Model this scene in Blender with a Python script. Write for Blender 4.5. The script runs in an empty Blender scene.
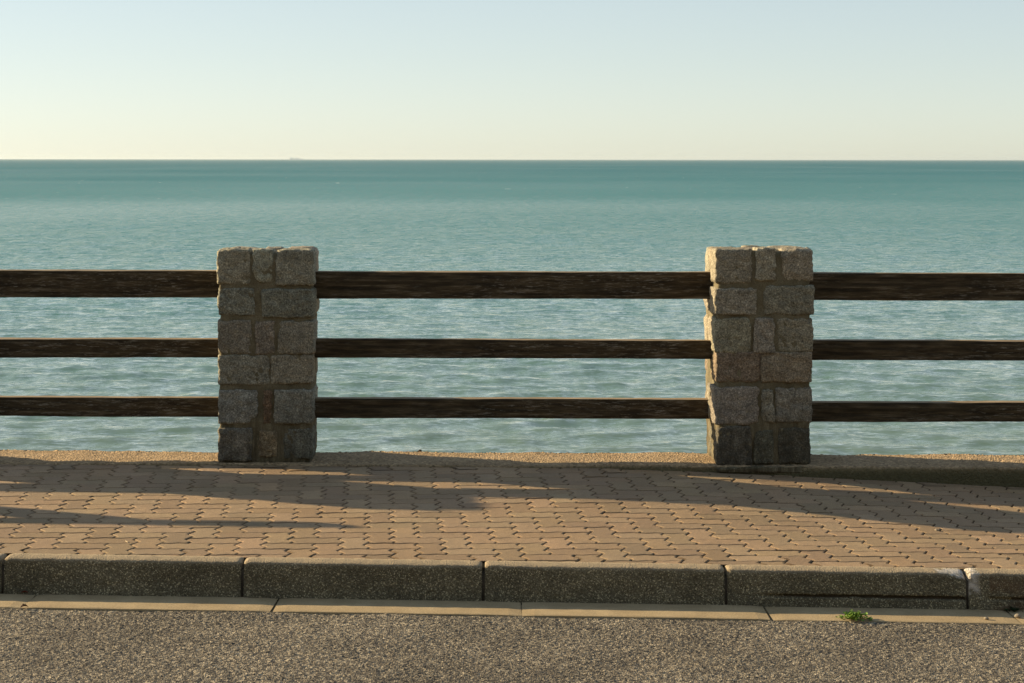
import bpy, math, random
import numpy as np
from mathutils import Matrix, Vector, noise as mnoise

random.seed(7); rng = np.random.default_rng(7)
S = bpy.context.scene
CAM = 1.66                     # eye height; z = CAM - (drop below the eye)

# ------------------------------------------------------------ camera
cd = bpy.data.cameras.new('camera'); cam = bpy.data.objects.new('camera', cd)
S.collection.objects.link(cam); S.camera = cam
cd.sensor_width = 36; cd.lens = 70.31; cd.shift_y = -0.1780
cd.clip_start = 0.1; cd.clip_end = 200000
cam.matrix_world = Matrix.Translation((0, 0, CAM)) @ Matrix.Rotation(math.radians(90), 4, 'X') @ Matrix.Rotation(math.radians(0.06), 4, 'Z')

# ------------------------------------------------------------ light
SUN = Vector((-3.03, 1.07, 1.0)).normalized()
ELEV = math.asin(SUN.z); AZ = math.atan2(SUN.x, SUN.y)
w = bpy.data.worlds.new('World'); S.world = w; w.use_nodes = True
nt = w.node_tree; nt.nodes.clear()
sky = nt.nodes.new('ShaderNodeTexSky'); sky.sky_type = 'NISHITA'; sky.sun_disc = False
sky.sun_elevation = ELEV; sky.sun_rotation = AZ
sky.altitude = 0; sky.air_density = 0.65; sky.dust_density = 0.3; sky.ozone_density = 0.5
bg = nt.nodes.new('ShaderNodeBackground'); bg.inputs[1].default_value = 0.143
wo = nt.nodes.new('ShaderNodeOutputWorld')
hs = nt.nodes.new('ShaderNodeHueSaturation'); hs.inputs['Saturation'].default_value = .86
gm = nt.nodes.new('ShaderNodeGamma'); gm.inputs['Gamma'].default_value = .60
tn = nt.nodes.new('ShaderNodeMix'); tn.data_type = 'RGBA'; tn.blend_type = 'MULTIPLY'; tn.inputs[0].default_value = 1; tn.inputs[7].default_value = (1.0, 1.025, .985, 1)
nt.links.new(sky.outputs[0], hs.inputs['Color']); nt.links.new(hs.outputs[0], gm.inputs[0]); nt.links.new(gm.outputs[0], tn.inputs[6]); nt.links.new(tn.outputs[2], bg.inputs[0]); nt.links.new(bg.outputs[0], wo.inputs[0])
sl = bpy.data.lights.new('sun', 'SUN'); so = bpy.data.objects.new('sun', sl); S.collection.objects.link(so)
sl.energy = 5.0; sl.angle = math.radians(0.5); sl.color = (1.0, 0.77, 0.465)
so.rotation_euler = SUN.to_track_quat('Z', 'Y').to_euler()
S.view_settings.view_transform = 'Standard'; S.view_settings.look = 'None'
S.view_settings.gamma = 1; S.view_settings.use_curve_mapping = False
S.view_settings.exposure = 0.95

# ------------------------------------------------------------ node helpers
class NT:
    def __init__(s, name):
        s.m = bpy.data.materials.new(name); s.m.use_nodes = True
        s.t = s.m.node_tree; s.b = s.t.nodes['Principled BSDF']
        s.tc = s.t.nodes.new('ShaderNodeTexCoord')
        s.b.inputs['Roughness'].default_value = 0.85
        s.b.inputs['Specular IOR Level'].default_value = 0.3
    def L(s, a, b): s.t.links.new(a, b)
    def put(s, sock, v):
        if isinstance(v, bpy.types.NodeSocket): s.L(v, sock)
        elif v is not None: sock.default_value = v
    def coord(s, scale=(1, 1, 1), loc=(0, 0, 0)):
        n = s.t.nodes.new('ShaderNodeMapping'); s.L(s.tc.outputs['Object'], n.inputs[0])
        n.inputs['Scale'].default_value = scale; n.inputs['Location'].default_value = loc
        return n.outputs[0]
    def noise(s, co, scale, detail=3, rough=0.5, out=0):
        n = s.t.nodes.new('ShaderNodeTexNoise'); s.L(co, n.inputs['Vector'])
        n.inputs['Scale'].default_value = scale; n.inputs['Detail'].default_value = detail
        n.inputs['Roughness'].default_value = rough
        return n.outputs[out]
    def vor(s, co, scale, out='Color', feature='F1'):
        n = s.t.nodes.new('ShaderNodeTexVoronoi'); n.feature = feature; s.L(co, n.inputs['Vector'])
        n.inputs['Scale'].default_value = scale
        return n.outputs[out]
    def ramp(s, v, stops, interp='LINEAR'):
        n = s.t.nodes.new('ShaderNodeValToRGB'); s.L(v, n.inputs[0]); r = n.color_ramp
        r.interpolation = interp
        while len(r.elements) < len(stops): r.elements.new(0.5)
        for e, (p, c) in zip(r.elements, stops):
            e.position = p; e.color = (c, c, c, 1) if not hasattr(c, '__len__') else (*c, 1)
        return n.outputs[0]
    def mix(s, f, a, b, mode='MIX'):
        n = s.t.nodes.new('ShaderNodeMix'); n.data_type = 'RGBA'; n.blend_type = mode
        def c(v): return (*v, 1) if isinstance(v, tuple) and len(v) == 3 else v
        s.put(n.inputs[0], f); s.put(n.inputs[6], c(a)); s.put(n.inputs[7], c(b))
        return n.outputs[2]
    def math(s, op, a, b=None, clamp=False):
        n = s.t.nodes.new('ShaderNodeMath'); n.operation = op; n.use_clamp = clamp
        s.put(n.inputs[0], a)
        if b is not None: s.put(n.inputs[1], b)
        return n.outputs[0]
    def rng(s, v, a, b, c, d):
        n = s.t.nodes.new('ShaderNodeMapRange'); s.L(v, n.inputs[0])
        for i, q in enumerate((a, b, c, d)): n.inputs[i + 1].default_value = q
        return n.outputs[0]
    def attr(s, name, out='Color'):
        n = s.t.nodes.new('ShaderNodeAttribute'); n.attribute_name = name; return n.outputs[out]
    def sep(s, v):
        n = s.t.nodes.new('ShaderNodeSeparateXYZ'); s.L(v, n.inputs[0]); return n.outputs
    def bump(s, h, strength, dist, normal=None):
        n = s.t.nodes.new('ShaderNodeBump'); s.L(h, n.inputs['Height'])
        n.inputs['Strength'].default_value = strength; n.inputs['Distance'].default_value = dist
        if normal is not None: s.L(normal, n.inputs['Normal'])
        return n.outputs[0]
    def done(s, col=None, normal=None, rough=None):
        s.put(s.b.inputs['Base Color'], (*col, 1) if isinstance(col, tuple) else col)
        if normal is not None: s.L(normal, s.b.inputs['Normal'])
        if rough is not None: s.put(s.b.inputs['Roughness'], rough)
        return s.m

# ------------------------------------------------------------ materials
def m_asphalt():
    n = NT('asphalt'); c = n.coord()
    v = n.sep(n.vor(c, 110))[0]; v2 = n.sep(n.vor(n.coord(loc=(3, 1, 0)), 190))[1]
    col = n.ramp(v, [(0, (.032, .029, .023)), (.35, (.098, .086, .064)), (.7, (.220, .190, .134)), (1, (.56, .49, .35))])
    col = n.mix(0.35, col, n.ramp(v2, [(0, (.03, .027, .024)), (.6, (.11, .095, .08)), (1, (.45, .39, .30))]))
    big = n.ramp(n.noise(c, 1.7, 6, .65), [(.3, .68), (.7, 1.25)])
    col = n.mix(1.0, col, big, 'MULTIPLY')
    b = n.bump(n.vor(c, 150, 'Distance'), .9, .004)
    b = n.bump(n.noise(c, 420, 2), .6, .002, b)
    return n.done(col, b, .8)
def m_paver():
    n = NT('paver_concrete'); c = n.coord()
    t = n.attr('tint')
    col = n.mix(n.noise(c, 3.0, 3), (.285, .206, .125), (.395, .290, .182))
    col = n.mix(1.0, col, t, 'MULTIPLY')
    sp = n.ramp(n.noise(c, 260, 2, .7), [(.3, .45), (.5, 1.0), (.72, 1.6)])
    col = n.mix(.75, col, sp, 'MULTIPLY')
    dirt = n.ramp(n.noise(c, 9, 5, .65), [(.35, 0), (.75, .45)])
    col = n.mix(dirt, col, (.24, .18, .12))
    b = n.bump(n.noise(c, 220, 3, .7), .55, .003)
    b = n.bump(n.noise(c, 30, 3, .6), .35, .006, b)
    return n.done(col, b, .85)
def m_simple(name, c1, c2, scale, fine, bs, bd, rough=.9, speck=.6):
    n = NT(name); c = n.coord()
    col = n.mix(n.ramp(n.noise(c, scale, 5, .6), [(.3, 0), (.7, 1)]), c1, c2)
    col = n.mix(speck, col, n.ramp(n.noise(c, fine, 2, .7), [(.28, .5), (.5, 1.), (.75, 1.55)]), 'MULTIPLY')
    return n.done(col, n.bump(n.noise(c, fine * .8, 3, .7), bs, bd), rough)
def m_kerb():
    n = NT('kerb_concrete'); c = n.coord()
    base = n.mix(n.ramp(n.noise(c, 5, 5, .65), [(.3, 0), (.7, 1)]), (.122, .107, .068), (.215, .188, .120))
    agg = n.sep(n.vor(c, 240))[0]
    base = n.mix(.8, base, n.ramp(agg, [(0, .4), (.55, .95), (.84, 1.3), (1, 4.0)]), 'MULTIPLY')
    t = n.attr('tint'); s = n.sep(t)
    # r = paler top, g = fresh chip, b = rust stain
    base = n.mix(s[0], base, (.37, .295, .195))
    base = n.mix(s[1], base, (.62, .57, .50))
    base = n.mix(s[2], base, (.13, .065, .03))
    z = n.sep(n.tc.outputs['Object'])[2]
    sp = n.ramp(n.noise(c, 200, 2, .7), [(.28, .55), (.5, 1.), (.74, 1.5)])
    base = n.mix(.6, base, sp, 'MULTIPLY')
    b = n.bump(n.vor(c, 150, 'Distance'), .7, .005)
    b = n.bump(n.noise(c, 300, 2, .7), .6, .003, b)
    return n.done(base, b, .9)
def m_stone():
    n = NT('granite_block'); c = n.coord()
    t = n.attr('tint')
    g = n.ramp(n.noise(c, 125, 4, .8), [(.30, .15), (.44, .7), (.56, 1.15), (.70, 2.6)])
    col = n.mix(1.0, t, g, 'MULTIPLY')
    p = n.ramp(n.noise(c, 22, 4, .65), [(.35, .68), (.65, 1.25)])
    col = n.mix(.8, col, p, 'MULTIPLY')
    zz = n.sep(n.tc.outputs['Object'])[2]
    damp = n.math('MULTIPLY', n.rng(zz, .05, .45, 1, 0), n.ramp(n.noise(n.coord((26, 26, 5)), 1, 4, .65), [(.38, 0), (.62, 1)]))
    col = n.mix(n.math('MULTIPLY', damp, .6), col, (.035, .032, .022))
    lich = n.ramp(n.noise(n.coord(loc=(5, 2, 1)), 34, 4, .7), [(.6, 0), (.68, .55)])
    col = n.mix(lich, col, (.30, .25, .14))
    b = n.bump(n.noise(c, 55, 5, .7), .8, .012)
    b = n.bump(n.noise(c, 240, 2, .7), .6, .004, b)
    return n.done(col, b, .85)
def m_mortar():
    n = NT('mortar'); c = n.coord()
    col = n.mix(n.ramp(n.noise(c, 8, 4, .6), [(.3, 0), (.7, 1)]), (.120, .104, .062), (.230, .200, .125))
    col = n.mix(.7, col, n.ramp(n.noise(c, 180, 3, .7), [(.3, .5), (.5, 1), (.75, 1.6)]), 'MULTIPLY')
    zz = n.sep(n.tc.outputs['Object'])[2]
    drip = n.math('MULTIPLY', n.rng(zz, .02, .5, 1, 0), n.ramp(n.noise(n.coord((34, 34, 4)), 1, 4, .65), [(.40, 0), (.60, 1)]))
    col = n.mix(n.math('MULTIPLY', drip, .75), col, (.045, .036, .02))
    eff = n.math('MULTIPLY', n.rng(zz, .0, .22, 1, 0), n.ramp(n.noise(n.coord((60, 60, 6), (3, 0, 0)), 1, 4, .65), [(.60, 0), (.68, 1)]))
    col = n.mix(n.math('MULTIPLY', eff, .6), col, (.42, .36, .25))
    b = n.bump(n.noise(c, 120, 4, .7), .8, .006)
    return n.done(col, b, .95)
def m_wood():
    n = NT('weathered_wood'); c = n.coord((2.6, 34, 34))
    g = n.noise(c, 1.6, 6, .7)
    col = n.ramp(g, [(.30, (.010, .0075, .004)), (.45, (.042, .029, .013)), (.58, (.088, .063, .032)), (.72, (.23, .19, .13))])
    pale = n.ramp(n.noise(n.coord((11, 80, 80), (2, 0, 0)), 1.5, 5, .75), [(.54, 0), (.62, .9)])
    patch = n.ramp(n.noise(n.coord((1, 4, 4)), 2.0, 3, .6), [(.42, 0), (.62, 1)])
    pale = n.math('MULTIPLY', pale, patch)
    col = n.mix(pale, col, (.25, .22, .17))
    # pale sunlit tone of the rail top, painted into the wood colour
    zt = n.attr('lit_top')
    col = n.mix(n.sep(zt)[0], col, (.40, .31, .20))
    b = n.bump(g, .45, .004)
    return n.done(col, b, .8)
def m_coping():
    n = NT('sandy_concrete'); c = n.coord()
    col = n.mix(n.ramp(n.noise(c, 4, 5, .65), [(.3, 0), (.7, 1)]), (.33, .235, .130), (.44, .325, .195))
    peb = n.sep(n.vor(c, 85))[0]
    col = n.mix(.75, col, n.ramp(peb, [(0, .4), (.3, .9), (.75, 1.1), (1, 1.7)]), 'MULTIPLY')
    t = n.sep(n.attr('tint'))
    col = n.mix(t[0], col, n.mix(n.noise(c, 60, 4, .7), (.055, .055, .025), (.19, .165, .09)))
    b = n.bump(n.vor(c, 95, 'Distance'), .8, .008)
    b = n.bump(n.noise(c, 160, 3, .7), .7, .004, b)
    return n.done(col, b, .95)
def m_water():
    n = NT('sea_water'); b = n.b
    pos = n.tc.outputs['Object']
    y = n.sep(pos)[1]
    ly = n.math('LOGARITHM', n.math('MAXIMUM', y, 1.0), 10.0)
    patch = n.noise(n.coord((.0018, .006, 1)), 1.0, 3, .55)
    lyp = n.math('ADD', ly, n.rng(patch, .3, .7, -.12, .12))
    f = n.rng(lyp, 1.6, 4.6, 0, 1)
    col = n.ramp(f, [(0, (.165, .195, .135)), (.06, (.125, .205, .165)), (.13, (.075, .195, .185)), (.28, (.034, .185, .205)), (.48, (.016, .150, .182)), (.7, (.016, .135, .172)), (1, (.04, .15, .18))])
    # slope field straight from noise, so that far water keeps its ripple statistics
    def sl(sc, loc, amp, scale=1.0, det=3):
        c = n.noise(n.coord(sc, loc), scale, det, .6, out=1)
        v = n.t.nodes.new('ShaderNodeVectorMath'); v.operation = 'SUBTRACT'; n.L(c, v.inputs[0]); v.inputs[1].default_value = (.5, .5, .5)
        u = n.t.nodes.new('ShaderNodeVectorMath'); u.operation = 'MULTIPLY'; n.L(v.outputs[0], u.inputs[0]); u.inputs[1].default_value = amp
        return u.outputs[0]
    def add(a, b2):
        v = n.t.nodes.new('ShaderNodeVectorMath'); v.operation = 'ADD'; n.L(a, v.inputs[0]); n.L(b2, v.inputs[1]); return v.outputs[0]
    s = add(sl((1.3, 3.0, 1), (0, 0, 0), (.28, .75, 0)), sl((.6, 1.2, 1), (7, 3, 0), (.08, .26, 0), 1, 2))
    s = add(s, sl((4.5, 9, 1), (1, 9, 0), (.32, .72, 0), 1, 3))
    g = n.t.nodes.new('ShaderNodeNewGeometry')
    sc_ = n.t.nodes.new('ShaderNodeVectorMath'); sc_.operation = 'SCALE'; n.L(s, sc_.inputs[0]); n.L(n.rng(f, .0, .6, .55, 2.4), sc_.inputs['Scale'])
    s = add(sc_.outputs[0], g.outputs['Normal'])
    nm = n.t.nodes.new('ShaderNodeVectorMath'); nm.operation = 'NORMALIZE'; n.L(s, nm.inputs[0])
    # sparse whitecaps far out
    wc = n.math('MULTIPLY', n.ramp(n.noise(n.coord((.35, .09, 1)), 1.0, 3, .6), [(.72, 0), (.76, 1)]), n.ramp(f, [(.25, 0), (.4, 1)]))
    col = n.mix(wc, col, (.75, .78, .75))
    fr = n.t.nodes.new('ShaderNodeFresnel'); fr.inputs['IOR'].default_value = 1.33; n.L(nm.outputs[0], fr.inputs['Normal'])
    paw = n.math('ADD', n.noise(n.coord((2.4, 1.1, 1)), 1, 3, .6), n.math('ADD', n.noise(n.coord((.75, .30, 1), (4, 1, 0)), 1, 4, .7), n.noise(n.coord((.006, .0040, 1), (9, 1, 0)), 1, 2, .5)))
    paw = n.rng(paw, 1.1, 1.9, .45, 1.45)
    fac = n.math('MULTIPLY', fr.outputs[0], n.math('MULTIPLY', paw, n.ramp(f, [(0, .95), (.13, .70), (.31, .33), (.6, .27)])))
    df = n.t.nodes.new('ShaderNodeBsdfDiffuse'); n.L(col, df.inputs[0]); 
    gs = n.t.nodes.new('ShaderNodeBsdfGlossy'); gs.inputs['Roughness'].default_value = .06; n.L(nm.outputs[0], gs.inputs['Normal']); gs.inputs[0].default_value = (1, 1, 1, 1)
    mx = n.t.nodes.new('ShaderNodeMixShader'); n.L(fac, mx.inputs[0]); n.L(df.outputs[0], mx.inputs[1]); n.L(gs.outputs[0], mx.inputs[2])
    n.t.nodes.remove(b); n.L(mx.outputs[0], n.t.nodes['Material Output'].inputs[0])
    return n.m
def flat(name, col, rough=.8):
    n = NT(name); c = n.coord()
    cc = n.mix(n.ramp(n.noise(c, 40, 3), [(.3, 0), (.7, 1)]), tuple(x * .75 for x in col), tuple(min(1, x * 1.2) for x in col))
    return n.done(cc, None, rough)

M = dict(asphalt=m_asphalt(), paver=m_paver(), kerb=m_kerb(), stone=m_stone(), mortar=m_mortar(), wood=m_wood(),
         coping=m_coping(), water=m_water(),
         gutter=m_simple('gutter_concrete', (.33, .25, .14), (.44, .345, .205), 6, 170, .45, .003, .9, .45),
         joint=m_simple('joint_sand', (.05, .042, .03), (.10, .08, .055), 15, 200, .5, .003),
         scrub=m_simple('added_slope_scrub', (.04, .04, .018), (.10, .085, .04), .5, 8, .6, .1),
         sand=m_simple('beach_sand', (.32, .25, .16), (.42, .33, .22), .8, 30, .4, .02),
         wall=m_simple('sea_wall_concrete', (.20, .18, .14), (.32, .28, .21), 1.5, 60, .4, .01),
         leaf=flat('weed_leaf', (.20, .33, .05), .6), dry=flat('dry_leaf', (.07, .028, .015)), red=flat('red_scrap', (.30, .06, .03)),
         pebble=flat('pebble', (.30, .26, .20)), darkpebble=flat('dark_pebble', (.06, .055, .045)),
         ship=flat('hazed_ship_tone', (.80, .84, .82)), twig=flat('straw', (.6, .5, .33)))  # ship colour paled to stand in for distance haze
M['leaf'].node_tree.nodes['Principled BSDF'].inputs['Subsurface Weight'].default_value = 0

# ------------------------------------------------------------ mesh helpers
def link(name, me, parent=None):
    o = bpy.data.objects.new(name, me); S.collection.objects.link(o)
    if parent: o.parent = parent
    return o
def mesh(name, V, F, mat, parent=None, tint=None, smooth=True, attr='tint'):
    me = bpy.data.meshes.new(name); V = np.asarray(V, dtype=np.float64)
    me.from_pydata(V.tolist(), [], [tuple(f) for f in F]) if not isinstance(F, np.ndarray) else fast(me, V, F)
    me.materials.append(mat)
    if smooth: me.polygons.foreach_set('use_smooth', np.ones(len(me.polygons), dtype=bool))
    if tint is not None:
        a = me.color_attributes.new(attr, 'FLOAT_COLOR', 'POINT')
        t = np.ones((len(V), 4), dtype=np.float32); t[:, :3] = tint
        a.data.foreach_set('color', t.ravel())
    me.update()
    return link(name, me, parent)
def fast(me, V, F):
    n = F.shape[1]
    me.vertices.add(len(V)); me.vertices.foreach_set('co', V.astype(np.float32).ravel())
    me.loops.add(F.size); me.loops.foreach_set('vertex_index', F.astype(np.int32).ravel())
    me.polygons.add(len(F)); me.polygons.foreach_set('loop_start', np.arange(len(F), dtype=np.int32) * n)
    me.update(calc_edges=True)
def gridF(nr, nc, off=0):
    i = np.arange(nr - 1)[:, None] * nc + np.arange(nc - 1)[None, :] + off
    return np.stack([i, i + 1, i + nc + 1, i + nc], -1).reshape(-1, 4)
def tag(o, label=None, cat=None, group=None, kind=None):
    for k, v in (('label', label), ('category', cat), ('group', group), ('kind', kind)):
        if v: o[k] = v
    return o
def empty(name, loc):
    o = bpy.data.objects.new(name, None); S.collection.objects.link(o); o.location = loc; o.empty_display_size = .2
    return o
def worley(x, y, s, seed=0):
    """cell noise: returns distance to nearest point and its hash"""
    x = x / s; y = y / s; ix = np.floor(x).astype(np.int64); iy = np.floor(y).astype(np.int64)
    best = np.full(x.shape, 9.0); hh = np.zeros(x.shape)
    for dx in (-1, 0, 1):
        for dy in (-1, 0, 1):
            cx = ix + dx; cy = iy + dy
            h = (cx * 374761393 + cy * 668265263 + seed * 1442695) & 0x7fffffff
            h = ((h ^ (h >> 13)) * 1274126177) & 0x7fffffff
            a = (h & 1023) / 1023.; b = ((h >> 10) & 1023) / 1023.; c = ((h >> 20) & 1023) / 1023.
            d = np.hypot(cx + a - x, cy + b - y); m = d < best
            best = np.where(m, d, best); hh = np.where(m, c, hh)
    return best, hh
def vnoise(x, y, s, seed=0):
    x = x / s; y = y / s; ix = np.floor(x).astype(np.int64); iy = np.floor(y).astype(np.int64)
    fx = x - ix; fy = y - iy; fx = fx * fx * (3 - 2 * fx); fy = fy * fy * (3 - 2 * fy)
    def h(cx, cy):
        v = (cx * 374761393 + cy * 668265263 + seed * 974711) & 0x7fffffff
        v = ((v ^ (v >> 13)) * 1274126177) & 0x7fffffff
        return (v & 65535) / 65535.
    return (h(ix, iy) * (1 - fx) + h(ix + 1, iy) * fx) * (1 - fy) + (h(ix, iy + 1) * (1 - fx) + h(ix + 1, iy + 1) * fx) * fy

# ------------------------------------------------------------ heights of the place (z)
def z_kerb(X): return CAM - 1.681 - .0147 * X
def z_back(X):
    t = np.clip((X - .45) / 2.3, 0, 1.6)
    return CAM - 1.618 - .006 * np.clip((X + 1.5) / 2, 0, 1) - .094 * t ** 1.2
def z_foot(X): return CAM - 1.827 - .0147 * X          # bottom of kerb face
Z_COP = CAM - 1.612
D_K0, D_K1, D_P1 = 8.25, 8.36, 10.62
def z_pave(X, D):
    t = np.clip((D - D_K1) / (10.58 - D_K1), 0, 1)
    dip = .022 * np.sin(np.pi * t) * np.clip((X - .3) / 2.0, 0, 1)
    return z_kerb(X) * (1 - t) + z_back(X) * t - dip
def z_gut(X, D): return z_foot(X) + .02 * (D_K0 - D)
def z_road(X, D): return z_foot(X) + .02 * .26 - .006 + .03 * (7.99 - D)

# ------------------------------------------------------------ road
xs = np.arange(-3.6, 3.6, .006); ds = np.arange(6.3, 8.0, .006)
XX, DD = np.meshgrid(xs, ds)
w1, h1 = worley(XX, DD, .0100, 1); w2, h2 = worley(XX, DD, .016, 5)
hgt = np.maximum((.55 - w1).clip(0) * .009 * (.3 + h1), (.6 - w2).clip(0) * .009 * (h2 > .5))
ZZ = z_road(XX, DD) + hgt - .002 + (vnoise(XX, DD, .25, 3) - .5) * .006
V = np.stack([XX, DD, ZZ], -1).reshape(-1, 3); F = gridF(len(ds), len(xs))
# the rest of the carriageway round the detailed strip, one mesh
ext = []; ef = []
def quad(x0, x1, y0, y1):
    b = len(V) + len(ext)
    for x, y in ((x0, y0), (x1, y0), (x1, y1), (x0, y1)):
        yy = max(y, 3.5); ext.append((x, y, z_road(x, yy)))
    ef.append((b, b + 1, b + 2, b + 3))
xl, xr, yl, yh = xs[0], xs[-1], ds[0], ds[-1]
quad(-60, 60, -6, 3.5); quad(-60, 60, 3.5, yl + .002)
quad(-60, xl + .002, yl + .002, yh); quad(xr - .002, 60, yl + .002, yh)
V = np.vstack([V, np.array(ext)]); F = np.vstack([F, np.array(ef)])
tag(mesh('road', V, F, M['asphalt']), kind='structure')

# unseen slope added behind the camera to dim the sky and bounce warm light
hx = np.linspace(-90, 90, 60); hy = np.linspace(-5, -60, 30)
XX, DD = np.meshgrid(hx, hy); tt = (-5 - DD)
ZZ = -.45 + np.minimum(tt * .62, 17 + 0 * tt) + (vnoise(XX, DD, 6, 1) - .3) * 2.0 * np.clip(tt / 4, 0, 1) + (vnoise(XX, DD, 1.9, 2) - .5) * 1.4 * np.clip(tt / 4, 0, 1)
tag(mesh('added_hillside', np.stack([XX, DD, ZZ], -1).reshape(-1, 3), gridF(30, 60)[:, ::-1].copy(), M['scrub']), kind='structure')

# ------------------------------------------------------------ gutter strip
V = []; F = []
for k in range(-14, 15):
    x0 = -.96 + k + .003; x1 = x0 + .994; dz = random.uniform(-.0015, .0015)
    nx = 21
    prof = [(8.262, 0), (8.18, 0), (8.08, 0), (8.005, 0), (7.996, -.002), (7.993, -.03)]
    b = len(V)
    for i in range(nx):
        x = x0 + (x1 - x0) * i / (nx - 1); e = -.003 if i in (0, nx - 1) else 0
        sk = .005 * random.Random(k).uniform(-1, 1)
        for d, q in prof:
            xx = x + (sk * (8.26 - d) * 3 if i in (0, nx - 1) else 0)
            V.append((xx, d + random.uniform(-.0015, .0015), z_gut(x, d) + q + dz + e + random.uniform(-.0006, .0006)))
    np_ = len(prof)
    for i in range(nx - 1):
        for j in range(np_ - 1):
            a = b + i * np_ + j; F.append((a, a + 1, a + np_ + 1, a + np_))
b = len(V)
for x, y in ((-16, 7.98), (16, 7.98), (16, 8.27), (-16, 8.27)): V.append((x, y, z_gut(x, y) - .012))
F.append((b, b + 1, b + 2, b + 3))
tag(mesh('gutter', V, F, M['gutter'], smooth=False), kind='structure')

# ------------------------------------------------------------ kerbstones
def kerbstone(x0, L, seed, groove=None, chip=None, chipl=False):
    r = random.Random(seed)
    nx = 100
    prof = [(.110, -.02, 0), (.110, 0, 1), (.08, 0, 1), (.055, 0, 1), (.036, -.001, 1), (.024, -.003, 1), (.018, -.007, .6), (.015, -.015, .12), (.014, -.028, 0)]
    for qz in (-.037, -.047, -.057, -.067, -.078, -.09, -.097, -.1005, -.105, -.1095, -.113, -.120, -.131, -.142, -.152, -.163):
        t = (-.028 - qz) / .135; prof.append((.014 * (1 - t), qz, 0))
    V = []; T = []
    ph = r.uniform(0, 50)
    for i in range(nx):
        u = i / (nx - 1)
        x = x0 + L * u
        ed = min(i, nx - 1 - i); inset = (.006, .0015, 0)[min(ed, 2)]
        for j, (d, q, top) in enumerate(prof):
            p = Vector((x * 9 + ph, d * 9, q * 9)); nz = mnoise.noise(p * 2) * .003 + mnoise.noise(p * 9) * .0022
            X, D, Z = x, D_K0 + d, z_kerb(x) + .002 + q
            if j > 0: Z -= inset; 
            if q < -.003: D += inset + nz * 1.3
            Z += nz * (.8 if top else .2)
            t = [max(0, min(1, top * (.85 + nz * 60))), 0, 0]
            if groove and q < -.05:
                gz = -.105
                if groove[0] < X < groove[1]:
                    f = min(1, (X - groove[0]) / .25)
                    dz = abs(q - gz + mnoise.noise(Vector((X * 6, 3, ph))) * .003)
                    if dz < .006: D += .035 * f; t = [0, 0, 0]
            if chip:
                cx, cw, cdp = chip
                s = (X - cx) / cw
                if 0 < s <= 1.2:
                    cut = cdp * (s ** 1.3) * (1 + .5 * mnoise.noise(Vector((X * 60, D * 60, 1))))
                    front = max(0, 1 - d / .09)
                    lim = z_kerb(x) - cut * front
                    if Z > lim and front > 0:
                        Z = lim; D += .012 * s
                        t = [0, max(0, min(1, .75 + mnoise.noise(Vector((X * 50, D * 40, 4))) * 1.6)), 0]
                    elif q > -.05 and s > .3: pass
            if chipl and X < x0 + .045 + .02 * mnoise.noise(Vector((q * 30, 1, 2))) and q > -.09:
                t = [0, max(0, min(1, .7 + mnoise.noise(Vector((X * 50, D * 40, q * 50))) * 1.5)), 0]
            if chipl and X > x0 + .08:
                t[2] = max(0, min(.6, .3 + mnoise.noise(Vector((X * 5, q * 14, 8))))) * (1 - top)
            V.append((X, D, Z)); T.append(t)
    m = len(prof); F = []
    for i in range(nx - 1):
        for j in range(m - 1):
            a = i * m + j; F.append((a, a + 1, a + m + 1, a + m))
    for i, flip in ((0, 0), (nx - 1, 1)):
        base = i * m; ring = [base + j for j in range(m)]
        b = len(V); V.append((V[base][0], D_K0 + .11, V[base + m - 1][2])); T.append([0, 0, 0])
        ring.append(b); F.append(tuple(ring[::-1] if not flip else ring))
    o = mesh('kerbstone', V, F, M['kerb'], tint=np.array(T))
    return o
JX = -2.104
klabels = {
 -1: 'concrete kerbstone at the very left edge of the photo, only its end showing',
  0: 'concrete kerbstone nearest the left edge, below and left of the left stone pillar',
  1: 'concrete kerbstone in front of the left stone pillar, second whole one from the left',
  2: 'middle concrete kerbstone, centred between the two stone pillars',
  3: 'concrete kerbstone with chipped pale right corner and long dark groove, behind the green weed',
  4: 'rust-tinged concrete kerbstone with pale broken left corner at the right edge'}
# joints read off the picture: 2, 242, 483.5, 726.5, 968.5 px
JJ = {-1: -3.104, 0: -2.104, 1: -1.114, 2: -.1175, 3: .885, 4: 1.883, 5: 2.883}
def jx(k): return JJ[k] if k in JJ else (JJ[-1] + (k + 1) if k < -1 else JJ[5] + k - 5)
for k in range(-7, 9):
    x0 = jx(k) + .007; L = jx(k + 1) - jx(k) - .012
    o = kerbstone(x0, L, k + 40, groove=(x0 + .12, x0 + L) if k == 3 else ((x0 + .06, x0 + L) if k == 4 else None),
                  chip=(1.765, .115, .028) if k == 3 else None, chipl=(k == 4))
    tag(o, klabels.get(k, 'concrete kerbstone, %s one beyond the %s edge of the photo' % ((['first', 'second', 'third', 'fourth', 'fifth', 'sixth'][(-2 - k) if k < 0 else (k - 5)]), 'left' if k < 0 else 'right')), 'kerbstone', 'kerbstones along the pavement edge')
# the bed behind and between the kerbstones
V = []; F = []
for i, x in enumerate(np.linspace(-12, 16, 29)):
    V += [(x, D_K0 + .022, z_foot(x) - .02), (x, D_K0 + .022, z_kerb(x) - .035), (x, D_K1 + .03, z_kerb(x) - .035)]
    if i: b = 3 * i; F += [(b - 3, b - 2, b + 1, b), (b - 2, b - 1, b + 2, b + 1)]
tag(mesh('kerb_bed', V, F, M['joint']), kind='structure')

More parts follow.
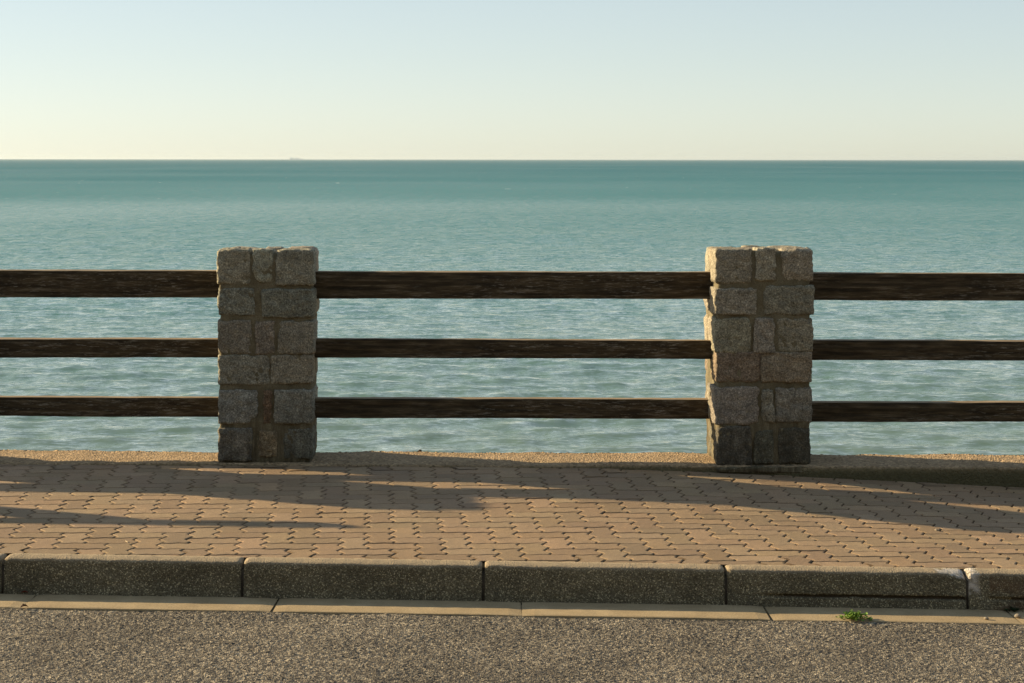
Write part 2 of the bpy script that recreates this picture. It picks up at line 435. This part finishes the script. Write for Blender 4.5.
# ------------------------------------------------------------ pavement: interlocking herringbone pavers, one sheet
W = .1105; SL = .066
ax = np.array([1, SL]) / math.hypot(1, SL); ay = np.array([-SL, 1]) / math.hypot(1, SL)
P0 = np.array([-.527, 8.838]) - ay * W * 2.5
A = .115
def edge(p, q, vertical):
    """toothed edge from grid point p to q (both unit apart), shared by neighbours"""
    p = np.array(p, float); q = np.array(q, float)
    fw = (q - p).sum() > 0
    a, b = (p, q) if fw else (q, p)
    n = np.array([1, 0]) if vertical else np.array([0, -1])
    A_ = .135 if vertical else .05
    pts = [a, a + (b - a) * .30 + n * A_, a + (b - a) * .70 - n * A_, b]
    return pts if fw else pts[::-1]
def outline(i, j, wi, hj):
    pts = []
    for k in range(wi): pts += edge((i + k, j), (i + k + 1, j), False)[:-1]
    for k in range(hj): pts += edge((i + wi, j + k), (i + wi, j + k + 1), True)[:-1]
    for k in range(wi): pts += edge((i + wi - k, j + hj), (i + wi - k - 1, j + hj), False)[:-1]
    for k in range(hj): pts += edge((i, j + hj - k), (i, j + hj - k - 1), True)[:-1]
    return np.array(pts)
def inset(P, d):
    n = len(P); a = np.roll(P, 1, 0); b = np.roll(P, -1, 0)
    e1 = P - a; e2 = b - P
    e1 /= np.linalg.norm(e1, axis=1)[:, None]; e2 /= np.linalg.norm(e2, axis=1)[:, None]
    n1 = np.stack([-e1[:, 1], e1[:, 0]], 1); n2 = np.stack([-e2[:, 1], e2[:, 0]], 1)
    m = n1 + n2; m /= (m * n1).sum(1)[:, None]
    return P + m * d
V = []; F = []; T = []
def clip_poly(P, d0, d1):
    for lim, s in ((d0, 1), (d1, -1)):
        out = []
        for k in range(len(P)):
            a, b = P[k], P[(k + 1) % len(P)]; fa = (a[1] - lim) * s; fb = (b[1] - lim) * s
            if fa >= 0: out.append(a)
            if fa * fb < 0: out.append(a + (b - a) * fa / (fa - fb))
        P = np.array(out)
        if len(P) < 3: return P
    keep = [k for k in range(len(P)) if np.linalg.norm(P[k] - P[k - 1]) > 2e-4]
    return P[keep]
cnt = 0
for i in range(-50, 62):
    for j in range(-12, 34):
        m = (j - i) % 4
        if m == 1: base, wi, hj = (i, j), 2, 1
        elif m == 2: base, wi, hj = (i, j), 1, 2
        else: continue
        O = outline(*base, wi, hj)
        c = P0 + ax * W * (base[0] + wi / 2) + ay * W * (base[1] + hj / 2)
        if c[1] < D_K1 - .2 or c[1] > D_P1 + .2 or not (-5.6 < c[0] < 6.4): continue
        r = random.Random(i * 1000 + j)
        g = r.uniform(.0021, .0037)
        rings = []
        for ins, z in ((g, -.014), (g, -.0035), (g + .0022, -.0008), (g + .0048, 0)):
            Q = inset(O * W, ins)
            rings.append((Q[:, :1] * ax + Q[:, 1:] * ay + P0, z))
        dz = r.gauss(0, .0008); tx = r.gauss(0, .005); ty = r.gauss(0, .004)
        tint = np.array([1, .98, .95]) * r.uniform(.80, 1.13) * np.array([r.uniform(.97, 1.05), 1, r.uniform(.95, 1.03)])
        lo = rings[0][0][:, 1].min(); hi = rings[0][0][:, 1].max()
        if lo > D_K1 and hi < D_P1:
            n = len(O); b = len(V)
            for Q, z in rings:
                zz = z_pave(Q[:, 0], Q[:, 1]) + z + dz + (Q[:, 0] - c[0]) * tx + (Q[:, 1] - c[1]) * ty
                V += [(q[0], q[1], h) for q, h in zip(Q, zz)]; T += [tint * (.55 if z < -.003 else 1)] * n
            for k in range(3):
                for q in range(n):
                    q2 = (q + 1) % n; F.append((b + k * n + q, b + k * n + q2, b + k * n + n + q2, b + k * n + n + q))
            F.append(tuple(b + 3 * n + q for q in range(n)))
        else:
            for idx, (Q, z) in enumerate((rings[1], rings[3])):
                R = clip_poly(Q, D_K1 + (.001 if idx == 0 else .002), D_P1)
                if len(R) < 3: continue
                b = len(V); zz = z_pave(R[:, 0], R[:, 1]) + z + dz
                V += [(q[0], q[1], h) for q, h in zip(R, zz)]; T += [tint] * len(R)
                F.append(tuple(range(b, b + len(R))))
        cnt += 1
b = len(V); NXB = 240
for i in range(NXB):
    x = -24 + 48 * i / (NXB - 1)
    for d in np.linspace(D_K1, D_P1, 12): V.append((x, d, z_pave(x, d) - (.010 if -5.5 < x < 6.3 else 0))); T.append((.3, .3, .28))
    if i: F += [(b + 12 * i - 12 + q, b + 12 * i + q, b + 12 * i + q + 1, b + 12 * i - 11 + q) for q in range(11)]
tag(mesh('pavement', V, F, M['paver'], tint=np.array(T), smooth=False), kind='structure')

# ------------------------------------------------------------ sea wall with its sandy coping
sw = empty('sea_wall', (0, 11.1, -5.5))
tag(sw, 'low sandy concrete wall top behind the paving, carrying the stone pillars', 'wall')
xs = np.concatenate([np.linspace(-16, -3.4, 30), np.arange(-3.38, 3.6, .012), np.linspace(3.62, 16, 30)])
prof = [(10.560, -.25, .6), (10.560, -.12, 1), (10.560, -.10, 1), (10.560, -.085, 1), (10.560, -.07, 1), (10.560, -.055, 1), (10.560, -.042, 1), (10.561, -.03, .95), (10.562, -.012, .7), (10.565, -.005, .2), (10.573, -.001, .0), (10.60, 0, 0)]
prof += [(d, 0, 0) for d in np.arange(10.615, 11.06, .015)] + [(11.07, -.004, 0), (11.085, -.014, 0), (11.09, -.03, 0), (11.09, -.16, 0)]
pr = np.array(prof); XX = np.repeat(xs[:, None], len(pr), 1); PD = pr[None, :, 0]; PZ = pr[None, :, 1]
DD = PD + 0 * XX
w1, h1 = worley(XX, DD + PZ, .016, 9); nn = vnoise(XX, DD, .13, 4) - .5; nb = vnoise(XX, DD, .8, 6) - .5
peb = (.5 - w1).clip(0) * .010 * (h1 > .35)
ZZ = Z_COP + PZ + np.where(PZ > -.012, peb * 1.0, 0) + nn * .007 + nb * .010 * (PZ > -.02)
DD = DD - np.where((PZ <= -.012) & (PD < 10.8), peb + nn * .012, 0) + np.where(PD > 11.06, nn * .012 + peb, 0)
DD = DD - .03 - .02 * XX - np.where(PD > 11.06, .06, 0) * 1 - np.clip(PD - 10.6, 0, 1) * .10
V = np.stack([XX, DD, ZZ], -1).reshape(-1, 3) - np.array([0, 11.1, -5.5])
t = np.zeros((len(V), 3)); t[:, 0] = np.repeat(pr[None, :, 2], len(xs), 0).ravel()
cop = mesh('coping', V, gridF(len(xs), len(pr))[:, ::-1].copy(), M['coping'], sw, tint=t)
V = [(x, d, z) for x in (-16, 16) for d, z in ((.0 - .035, 6.98 - .15), (.0 - .035 + .10, .0 - .2 - 2.2))]
wf = mesh('wall_face', [(-16, -.03, 5.42), (16, -.03, 5.42), (16, .25, -1.5), (-16, .25, -1.5)], [(0, 1, 2, 3)], M['wall'], sw, smooth=False)
# beach below, hidden behind the wall from the photo's place
tag(mesh('beach', [(-400, 11.2, -5.2), (400, 11.2, -5.2), (400, 60, -6.4), (-400, 60, -6.4)], [(0, 1, 2, 3)], M['sand']), kind='structure')

# ------------------------------------------------------------ stone pillars
def block(c, h, seed, n=9, k=9., rough=.006, tint=(.3, .3, .3), rot=0):
    """rough-dressed stone: rounded box with broken faces"""
    V = []; F = []; idx = {}
    lin = [-1 + 2 * i / n for i in range(n + 1)]
    def vid(p):
        key = tuple(round(v, 5) for v in p)
        if key not in idx:
            idx[key] = len(V)
            q = Vector(p); 
            s = (abs(p[0]) ** k + abs(p[1]) ** k + abs(p[2]) ** k) ** (1 / k)
            q = q / s
            P = Vector((c[0] + q.x * h[0], c[1] + q.y * h[1], c[2] + q.z * h[2]))
            o = Vector((seed * 3.1, seed * 1.7, 0))
            a = mnoise.noise(P * 11 + o) * rough * .7 + mnoise.noise(P * 34 + o) * rough * .9 + mnoise.noise(P * 90 + o) * rough * .75
            nrm = Vector((q.x ** 7, q.y ** 7, q.z ** 7)); nrm.normalize()
            # corners knocked off unevenly
            cr = (abs(q.x) + abs(q.y) + abs(q.z) - 1.9) if True else 0
            if cr > 0: a -= max(0, mnoise.noise(P * 16 + o * 2) * .02 + .001) * cr
            dx = mnoise.noise(Vector((0, 0, P.z * 9)) + o) * .006
            V.append((P.x + nrm.x * a + dx * .5, P.y + nrm.y * a, P.z + nrm.z * a))
        return idx[key]
    for axis in range(3):
        for sgn in (-1, 1):
            u, v = [(1, 2), (2, 0), (0, 1)][axis]
            for i in range(n):
                for j in range(n):
                    q = []
                    for di, dj in ((0, 0), (1, 0), (1, 1), (0, 1)):
                        p = [0, 0, 0]; p[axis] = sgn; p[u] = lin[i + di]; p[v] = lin[j + dj]; q.append(vid(p))
                    F.append(tuple(q if sgn > 0 else q[::-1]))
    return V, F, [tint] * len(V)
SC = 2.731 * 188.7     # zoomed photo pixels per metre at the pillar face
def pillar(cx, rows, x0z, x1z, basez, label, seed, tintf):
    """rows: front-face stones as traced (x0,y0,x1,y1); depth .48"""
    root = empty('stone_pillar', (cx, 10.84, Z_COP)); root.rotation_euler.z = math.radians(2.0)
    tag(root, label, 'pillar', 'stone pillars of the seafront fence')
    mid = (x0z + x1z) / 2; DH = .235
    V = []; F = []; T = []; r = random.Random(seed)
    def add(c, h, tint, **kw):
        nonlocal V, F, T
        v, f, t = block(c, h, r.uniform(0, 30), tint=tint, **kw)
        b = len(V); V += v; F += [tuple(b + q for q in g) for g in f]; T += t
    H = (basez - 50) / SC
    for ri, row in enumerate(rows):
        ys = [s[1] for s in row]; ye = [s[3] for s in row]
        side_l = r.uniform(.11, .19); side_r = r.uniform(.11, .19)
        for si, (a, y0, b, y1) in enumerate(row):
            X0 = (a - mid) / SC; X1 = (b - mid) / SC; Z1 = (basez - y0) / SC; Z0 = (basez - y1) / SC
            dep = side_l if si == 0 else (side_r if si == len(row) - 1 else .12)
            fr = -DH - .008 + r.uniform(-.006, .005)
            tn = tintf(ri, si, r)
            add(((X0 + X1) / 2, fr + dep / 2, (Z0 + Z1) / 2), ((X1 - X0) / 2 + .0035, dep / 2, (Z1 - Z0) / 2 + .0035), tn, n=16, rough=.0075, k=26)
            # matching stone at the back
            add((-(X0 + X1) / 2 * .98, -(fr + dep / 2), (Z0 + Z1) / 2), ((X1 - X0) / 2, dep / 2, (Z1 - Z0) / 2), tintf(ri, si + 5, r), n=6)
        # stones filling the flanks between the corner stones
        Z1 = (basez - min(ys)) / SC; Z0 = (basez - max(ye)) / SC
        xl = (row[0][0] - mid) / SC; xr = (row[-1][2] - mid) / SC
        for s, xe, d0, d1 in ((-1, xl, side_l, r.uniform(.11, .17)), (1, xr, side_r, r.uniform(.11, .17))):
            a = -DH + d0 + .012; b = DH - d1 - .012
            if b - a > .05:
                mm = (a + b) / 2
                spans = [(a, b)] if r.random() < .6 else [(a, mm - .01), (mm + .01, b)]
                for p, q in spans:
                    add((xe - s * .052 + s * r.uniform(-.012, .006), (p + q) / 2, (Z0 + Z1) / 2), (.055, (q - p) / 2, (Z1 - Z0) / 2 - .004), tintf(ri, 3, r), n=8, rough=.009)
        if ri == 0:   # stones closing the head
            for p, q in ((-.09, .02), (.045, .13)):
                add((r.uniform(-.02, .02) - .09, (p + q) / 2, Z1 - .062), (.13, (q - p) / 2, .055), tintf(0, 1, r), n=7, k=14, rough=.004)
                add((r.uniform(-.02, .02) + .15, (p + q) / 2, Z1 - .064), (.09, (q - p) / 2, .055), tintf(0, 2, r), n=7, k=14, rough=.004)
    mesh('stonework', V, F, M['stone'], root, tint=np.array(T))
    # mortar core, rough-pointed
    hx = (x1z - x0z) / 2 / SC - .013; Vc = []; Fc = []
    v, f, _ = block((0, 0, (H - .016) / 2 - .01), (hx + .003, DH - .001, (H - .016) / 2 + .01), seed + .5, n=44, k=26, rough=.0075)
    core = mesh('mortar_core', v, f, M['mortar'], root)
    return root
def tint1(ri, si, r):
    base = [(.27, .235, .185), (.22, .20, .165), (.215, .185, .15), (.20, .175, .14), (.235, .215, .185), (.185, .17, .14)][ri]
    k = r.uniform(.85, 1.15)
    if ri == 5 and si == 1: return (.27 * k, .215 * k, .13 * k)
    if ri == 4 and si == 1: return (.19, .13, .08)
    return tuple(c * k * q * r.uniform(.96, 1.04) for c, q in zip(base, (1.24, 1.31, 1.24)))
def tint2(ri, si, r):
    base = [(.29, .25, .19), (.235, .205, .165), (.26, .225, .175), (.225, .175, .13), (.245, .215, .175), (.115, .10, .08)][ri]
    k = r.uniform(.87, 1.12)
    if ri == 3 and si == 0: return (.25, .195, .135)
    return tuple(c * k * q * r.uniform(.96, 1.04) for c, q in zip(base, (1.24, 1.31, 1.24)))
R1 = [[(75, 50, 163, 142), (173, 50, 225, 136), (236, 52, 336, 145)],
      [(77, 155, 176, 228), (197, 158, 338, 233)],
      [(78, 243, 167, 333), (180, 245, 230, 334), (241, 245, 336, 333)],
      [(78, 338, 216, 417), (221, 338, 334, 415)],
      [(79, 432, 183, 522), (201, 435, 222, 524), (231, 433, 334, 524)],
      [(79, 537, 168, 625), (187, 545, 236, 612), (259, 540, 332, 618)]]
R2 = [[(93, 53, 190, 143), (203, 51, 254, 136), (276, 54, 358, 138)],
      [(90, 160, 204, 229), (226, 153, 360, 230)],
      [(92, 240, 187, 333), (198, 240, 252, 333), (263, 243, 358, 330)],
      [(95, 333, 215, 412), (219, 333, 355, 413)],
      [(90, 428, 210, 527), (220, 435, 250, 520), (257, 430, 354, 522)],
      [(98, 535, 190, 637), (200, 545, 250, 635), (265, 540, 350, 635)]]
def px2x(px, D): return (px - 512) / 2000 * D
p1 = pillar(px2x(264.2, 10.6), R1, 76, 337, 632, 'left grey stone block pillar holding the dark rails, small pale stones low in its face', 11, tint1)
p2 = pillar(px2x(762.5, 10.56), R2, 92, 358, 639, 'right grey stone block pillar with sunlit left flank and blackened foot', 23, tint2)
def copy_tree(o, parent=None):
    c = o.copy(); S.collection.objects.link(c); c.parent = parent
    for ch in list(o.children): copy_tree(ch, c)
    return c
SPC = 2.63
for p_ in (p1, p2): p_.location.y += -.02 * (p_.location.x + 1.33)
for x, src, lb in ((p1.location.x - SPC, p2, 'grey stone block pillar beyond the left edge of the photo'), (p1.location.x - 2 * SPC, p1, 'grey stone block pillar second beyond the left edge of the photo'),
               (p2.location.x + SPC, p1, 'grey stone block pillar beyond the right edge of the photo')):
    c = copy_tree(src); c.location.x = x; c.location.y = 10.84 - .02 * (x + 1.33); c['label'] = lb
# mortar skirt at the foot of the right pillar
fv, ff, _ = block((.03, -.262, -.018), (.285, .032, .016), 4.4, n=14, k=5, rough=.008)
mesh('mortar_skirt', fv, ff, M['mortar'], p2)

# ------------------------------------------------------------ rails
def rail(name_label, x0, x1, z0, z1, depth, seed, sag=0.0):
    cx = (x0 + x1) / 2; cz = (z0 + z1) / 2; hx = (x1 - x0) / 2; hz = (z1 - z0) / 2; hy = depth / 2
    nx = 160; ring = []
    for t in np.linspace(-1, 1, 9)[:-1]: ring.append((-1, t))
    for t in np.linspace(-1, 1, 7)[:-1]: ring.append((t, 1))
    for t in np.linspace(1, -1, 7)[:-1]: ring.append((1, t))
    for t in np.linspace(1, -1, 5)[:-1]: ring.append((t, -1))
    m = len(ring); V = []; T = []
    for i in range(nx):
        x = -hx + 2 * hx * i / (nx - 1)
        for (a, b) in ring:
            k = 26.; s = (abs(a) ** k + abs(b) ** k) ** (1 / k); ca, cb = a / s, b / s
            P = Vector((x * .9 + seed * 7, ca * 1.3 + seed, cb * 1.5))
            nz = mnoise.noise(P * 1.0) * .003 + mnoise.noise(Vector((x * 2.2 + seed, ca * 9, cb * 14))) * .0022 + mnoise.noise(Vector((x * 14, ca * 6, cb * 22 + seed))) * .0011
            zz = cb * (hz + nz) ; yy = ca * (hy + nz)
            if b > .9: zz -= max(0, mnoise.noise(Vector((x * 4 + seed, ca * 2, 0)))) * .006
            V.append((x, yy, zz + mnoise.noise(Vector((x * .5, seed, 0))) * .004))
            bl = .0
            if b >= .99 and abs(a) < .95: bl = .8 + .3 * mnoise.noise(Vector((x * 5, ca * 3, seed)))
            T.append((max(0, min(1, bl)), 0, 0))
    F = []
    for i in range(nx - 1):
        for j in range(m):
            j2 = (j + 1) % m; F.append((i * m + j, i * m + j2, (i + 1) * m + j2, (i + 1) * m + j))
    F.append(tuple(range(m))[::-1]); F.append(tuple((nx - 1) * m + j for j in range(m)))
    o = mesh('wooden_rail', V, [f[::-1] for f in F], M['wood'], tint=np.array(T), attr='lit_top', smooth=False)
    o.location = (cx, 10.83 - .02 * (cx + 1.33), CAM + cz); o.rotation_euler.z = -.02
    tag(o, name_label, 'rail', 'dark wooden rails between the stone pillars')
    return o
def pz(px): return -(px - 159.5) * 10.80 / 2000
cxs = [p1.location.x - 2 * SPC, p1.location.x - SPC, p1.location.x, p2.location.x, p2.location.x + SPC]
bays = ['outside', 'left', 'middle', 'right']
lev = {'top': [(271.3, 298.6), (271.3, 298.6), (271.6, 298.8), (272.2, 299.4)],
       'middle': [(340, 358.6), (340, 358.8), (339.4, 358.2), (339.4, 358.8)],
       'bottom': [(398.2, 417.6), (398.2, 417.6), (398.2, 418), (400.2, 419.6)]}
nm = {'top': 'thickest topmost', 'middle': 'second', 'bottom': 'lowest'}
where = {'outside': 'in the bay beyond the left edge of the photo', 'left': 'left of the left stone pillar', 'middle': 'between the two stone pillars', 'right': 'right of the right stone pillar'}
for bi in range(4):
    for li, (k, v) in enumerate(lev.items()):
        a, b = v[bi]
        rail('%s dark weathered wooden rail %s' % (nm[k], where[bays[bi]]), cxs[bi] + .10, cxs[bi + 1] - .10, pz(b), pz(a), .085 if k == 'top' else .075, bi * 3 + li + 1)

# guessed rail added outside the left edge to cast the shadow on the paving
hr = empty('added_shadow_rail', (-4.6, 10.3, float(z_pave(-4.6, 10.3))))
tag(hr, 'guessed wooden rail added outside the left edge to cast the thin shadow on the paving', 'added_shadow_rail')
def bx(x0, x1, y0, y1, z0, z1, bev=.006):
    v, f, _ = block(((x0 + x1) / 2, (y0 + y1) / 2, (z0 + z1) / 2), ((x1 - x0) / 2, (y1 - y0) / 2, (z1 - z0) / 2), x0 * 3, n=6, k=14, rough=.001)
    return v, f
v, f = bx(-1.4, .27, -.03, .03, 1.105, 1.18); mesh('top_bar', v, f, M['wood'], hr)
v, f = bx(-.88, -.46, -.04, .04, -.03, 1.11); mesh('post', v, f, M['wood'], hr)
v, f = bx(-1.3, -1.2, -.04, .04, -.03, 1.11); mesh('post', v, f, M['wood'], hr)

# ------------------------------------------------------------ sea
ZS = CAM - 7.0
q = 1.0045; nr = int(math.log(60000 / 33.) / math.log(q)) + 1; NC = 600
dr = 33. * q ** np.arange(nr)
u = np.linspace(-1, 1, NC)
XX = u[None, :] * (dr[:, None] * .45 + 16); DD = np.repeat(dr[:, None], NC, 1)
H = np.zeros_like(XX); r2 = np.random.default_rng(3); spy = dr * (q - 1); spx = 2 * (dr * .45 + 16) / NC
ok = np.where(dr < 900)[0][-1]
Xn, Dn = XX[:ok], DD[:ok]; Hn = np.zeros_like(Xn)
for k in range(90):
    Lw = math.exp(r2.uniform(math.log(.4), math.log(3.2))); th = r2.normal(0, .62); am = .0034 * Lw ** .92
    kx, ky = 2 * math.pi / Lw * math.sin(th), 2 * math.pi / Lw * math.cos(th)
    att = np.clip(1.5 - (np.abs(ky) * spy[:ok] + np.abs(kx) * spx[:ok]) / 2.2, 0, 1)[:, None]
    if att.max() <= 0: continue
    ph = kx * Xn + ky * Dn + r2.uniform(0, 6.28)
    s = np.sin(ph); Hn += am * att * (1 - 2 * np.abs(np.sin(ph / 2)) ** 1.0 + .27 if k % 3 == 0 else s)
grp = .36 + .48 * vnoise(Xn, Dn * 2, 14, 2)
H[:ok] = Hn * grp
V = np.stack([XX, DD, ZS + H], -1).reshape(-1, 3)
tag(mesh('sea', V, gridF(nr, NC), M['water']), kind='structure')

hz_m = bpy.data.materials.new('haze_air'); hz_m.use_nodes = True; hz_m.node_tree.nodes.clear()
pv = hz_m.node_tree.nodes.new('ShaderNodeVolumePrincipled'); pv.inputs['Density'].default_value = 3.5e-5; pv.inputs['Color'].default_value = (.80, .93, 1, 1); pv.inputs['Anisotropy'].default_value = .3
mo = hz_m.node_tree.nodes.new('ShaderNodeOutputMaterial'); hz_m.node_tree.links.new(pv.outputs[0], mo.inputs['Volume'])
hv = [(x, y, z) for x in (-38500, 38500) for y in (-80, 61500) for z in (-9.5, 26)]
hf = [(0, 1, 3, 2), (4, 6, 7, 5), (0, 4, 5, 1), (2, 3, 7, 6), (0, 2, 6, 4), (1, 5, 7, 3)]
tag(mesh('haze', hv, hf, hz_m, smooth=False), kind='stuff')

# ------------------------------------------------------------ ship on the horizon
shp = empty('cargo_ship', (-2155, 20000, ZS)); tag(shp, 'tiny pale grey ship on the horizon above the left pillar', 'ship')
hull = [(-65, 0), (60, 0), (68, 9), (66, 11), (-66, 10)]
V = [(x, s * (9 if 0 < i < 4 else 8), z) for s in (-1, 1) for i, (x, z) in enumerate(hull)]
n = 5; F = [tuple(range(n)), tuple(range(2 * n - 1, n - 1, -1))] + [(i, i + n, (i + 1) % n + n, (i + 1) % n) for i in range(n)]
mesh('hull', V, F, M['ship'], shp, smooth=False)
def cub(*b):
    v = [(b[i], b[2 + j], b[4 + k]) for i in (0, 1) for j in (0, 1) for k in (0, 1)]
    return v, [(0, 1, 3, 2), (4, 6, 7, 5), (0, 4, 5, 1), (2, 3, 7, 6), (0, 2, 6, 4), (1, 5, 7, 3)]
for nmx, bxs in (('bridge_house', [(-62, -44, -8, 8, 10.2, 20), (-60, -50, -5, 5, 20.1, 24)]), ('cargo_deck', [(-20, 30, -7, 7, 10.6, 15), (-5, 12, -6, 6, 15.1, 20)]), ('funnel', [(-42, -36, -3, 3, 10.2, 22)])):
    V = []; F = []
    for b_ in bxs:
        v, f = cub(*b_); o_ = len(V); V += v; F += [tuple(o_ + i for i in g) for g in f]
    mesh(nmx, V, F, M['ship'], shp, smooth=False)

# ------------------------------------------------------------ weed in the gutter and small litter
def weed(loc, n, wd, hgt_, label, seed, mat):
    r = random.Random(seed); V = []; F = []
    for k in range(n):
        x = r.gauss(0, wd * .42); x = max(-wd, min(wd, x)); y = r.gauss(0, .02)
        hh = hgt_ * (1 - (x / wd) ** 2 * .7) * r.uniform(.15, 1.0)
        a = r.uniform(0, 6.28); L = r.uniform(.009, .018); wl = L * r.uniform(.4, .6); tl = r.uniform(-.3, .9)
        d = Vector((math.cos(a), math.sin(a), tl)).normalized(); s = d.cross(Vector((0, 0, 1))).normalized() * wl
        c = Vector((x, y, hh)); up = Vector((0, 0, .003)); b = len(V)
        V += [c, c + d * L * .5 + s + up * 0, c + d * L, c + d * L * .5 - s, c + d * L * .5 - up]
        F += [(b, b + 1, b + 4), (b + 1, b + 2, b + 4), (b + 2, b + 3, b + 4), (b + 3, b, b + 4)]
        if k % 3 == 0:   # stem
            g = Vector((x * .4, y * .4, 0)); b = len(V); t = Vector((.0012, 0, 0))
            V += [g - t, g + t, c + t, c - t]; F += [(b, b + 1, b + 2, b + 3)]
    o = mesh('weed', V, F, mat, smooth=False); o.location = loc
    return tag(o, label, 'plant')
def gl(px, py):
    """point of the gutter or the road surface seen at a picture height, by marching"""
    for i in range(400):
        D = 8.25 - i * .005; X = px2x(px, D)
        z = float(z_gut(X, D)) if D > 7.99 else float(z_road(X, D))
        if 159.5 + (CAM - z) / D * 2000 >= py: return X, D, z
x, y, z = gl(855, 619)
weed((x, y, z), 190, .062, .027, 'small bright green weed sprouting in the gutter beside the road', 5, M['leaf'])
x, y, z = gl(1012, 610)
weed((x, y, z), 60, .035, .012, 'dark green weed tuft at the foot of the rightmost kerbstone', 8, flat('dark_weed', (.02, .035, .008), .7))
def bit(name, px, py, size, mat, label, cat, seed, z_=None, D_=None, pebble=True):
    if D_ is None: x, y, z = gl(px, py)
    else: y = D_; x = px2x(px, y); z = z_
    v, f, _ = block((0, 0, size[2] * .8), size, seed, n=5, k=2.6, rough=size[2] * .5)
    o = mesh(name, v, f, mat); o.location = (x, y, z); o.rotation_euler.z = seed
    return tag(o, label, cat)
def leaf(px, py, L, mat, label, seed, z_=None, D_=None):
    if D_ is None: x, y, z = gl(px, py)
    else: y = D_; x = px2x(px, y); z = z_
    r = random.Random(seed); V = []; F = []; n = 9
    for i in range(n):
        t = i / (n - 1); w_ = L * .32 * math.sin(math.pi * (t ** .8)) * (1 + .25 * math.sin(t * 21)); c = L * .16 * math.sin(t * 3.1) + .003
        for s, k in ((-1, 1.5), (0, 0), (1, 1.5)): V.append(((t - .5) * L, s * w_, c + k * w_ * .45))
        if i: b = 3 * i; F += [(b - 3, b, b + 1, b - 2), (b - 2, b + 1, b + 2, b - 1)]
    o = mesh('fallen_leaf', V, F, mat); o.location = (x, y, z + .003); o.rotation_euler.z = seed
    return tag(o, label, 'leaf')
leaf(25, 609, .035, M['dry'], 'curled dark brown leaf on the asphalt near the left edge', .4)
leaf(25, 594.5, .03, M['red'], 'small reddish leaf scrap at the foot of the leftmost whole kerbstone', .1)
bit('pebble', 420, 452, (.014, .01, .008), M['darkpebble'], 'dark pebble on the wall top right of the left pillar', 'pebble', 1.1, Z_COP, 11.0)
bit('pebble', 937, 527, (.008, .006, .004), M['pebble'], 'pale pebble on the sunlit paving left of the right edge', 'pebble', 2.1, float(z_pave(2.0, 9.25)), 9.25)
bit('pebble', 1018, 617, (.012, .01, .007), M['pebble'], 'pale pebble in the gutter at the right edge', 'pebble', 2.7)
bit('pebble', 987, 619, (.008, .008, .005), M['pebble'], 'small pale pebble on the gutter edge, left of the right-edge pebble', 'pebble', 3.7)
tw = bit('straw', 127, 546, (.022, .0012, .0012), M['twig'], 'short pale straw lying on the sunlit paving at the left', 'straw', 2.3, float(z_pave(-1.65, 8.63)), 8.63)
tw.rotation_euler.z = -1.1
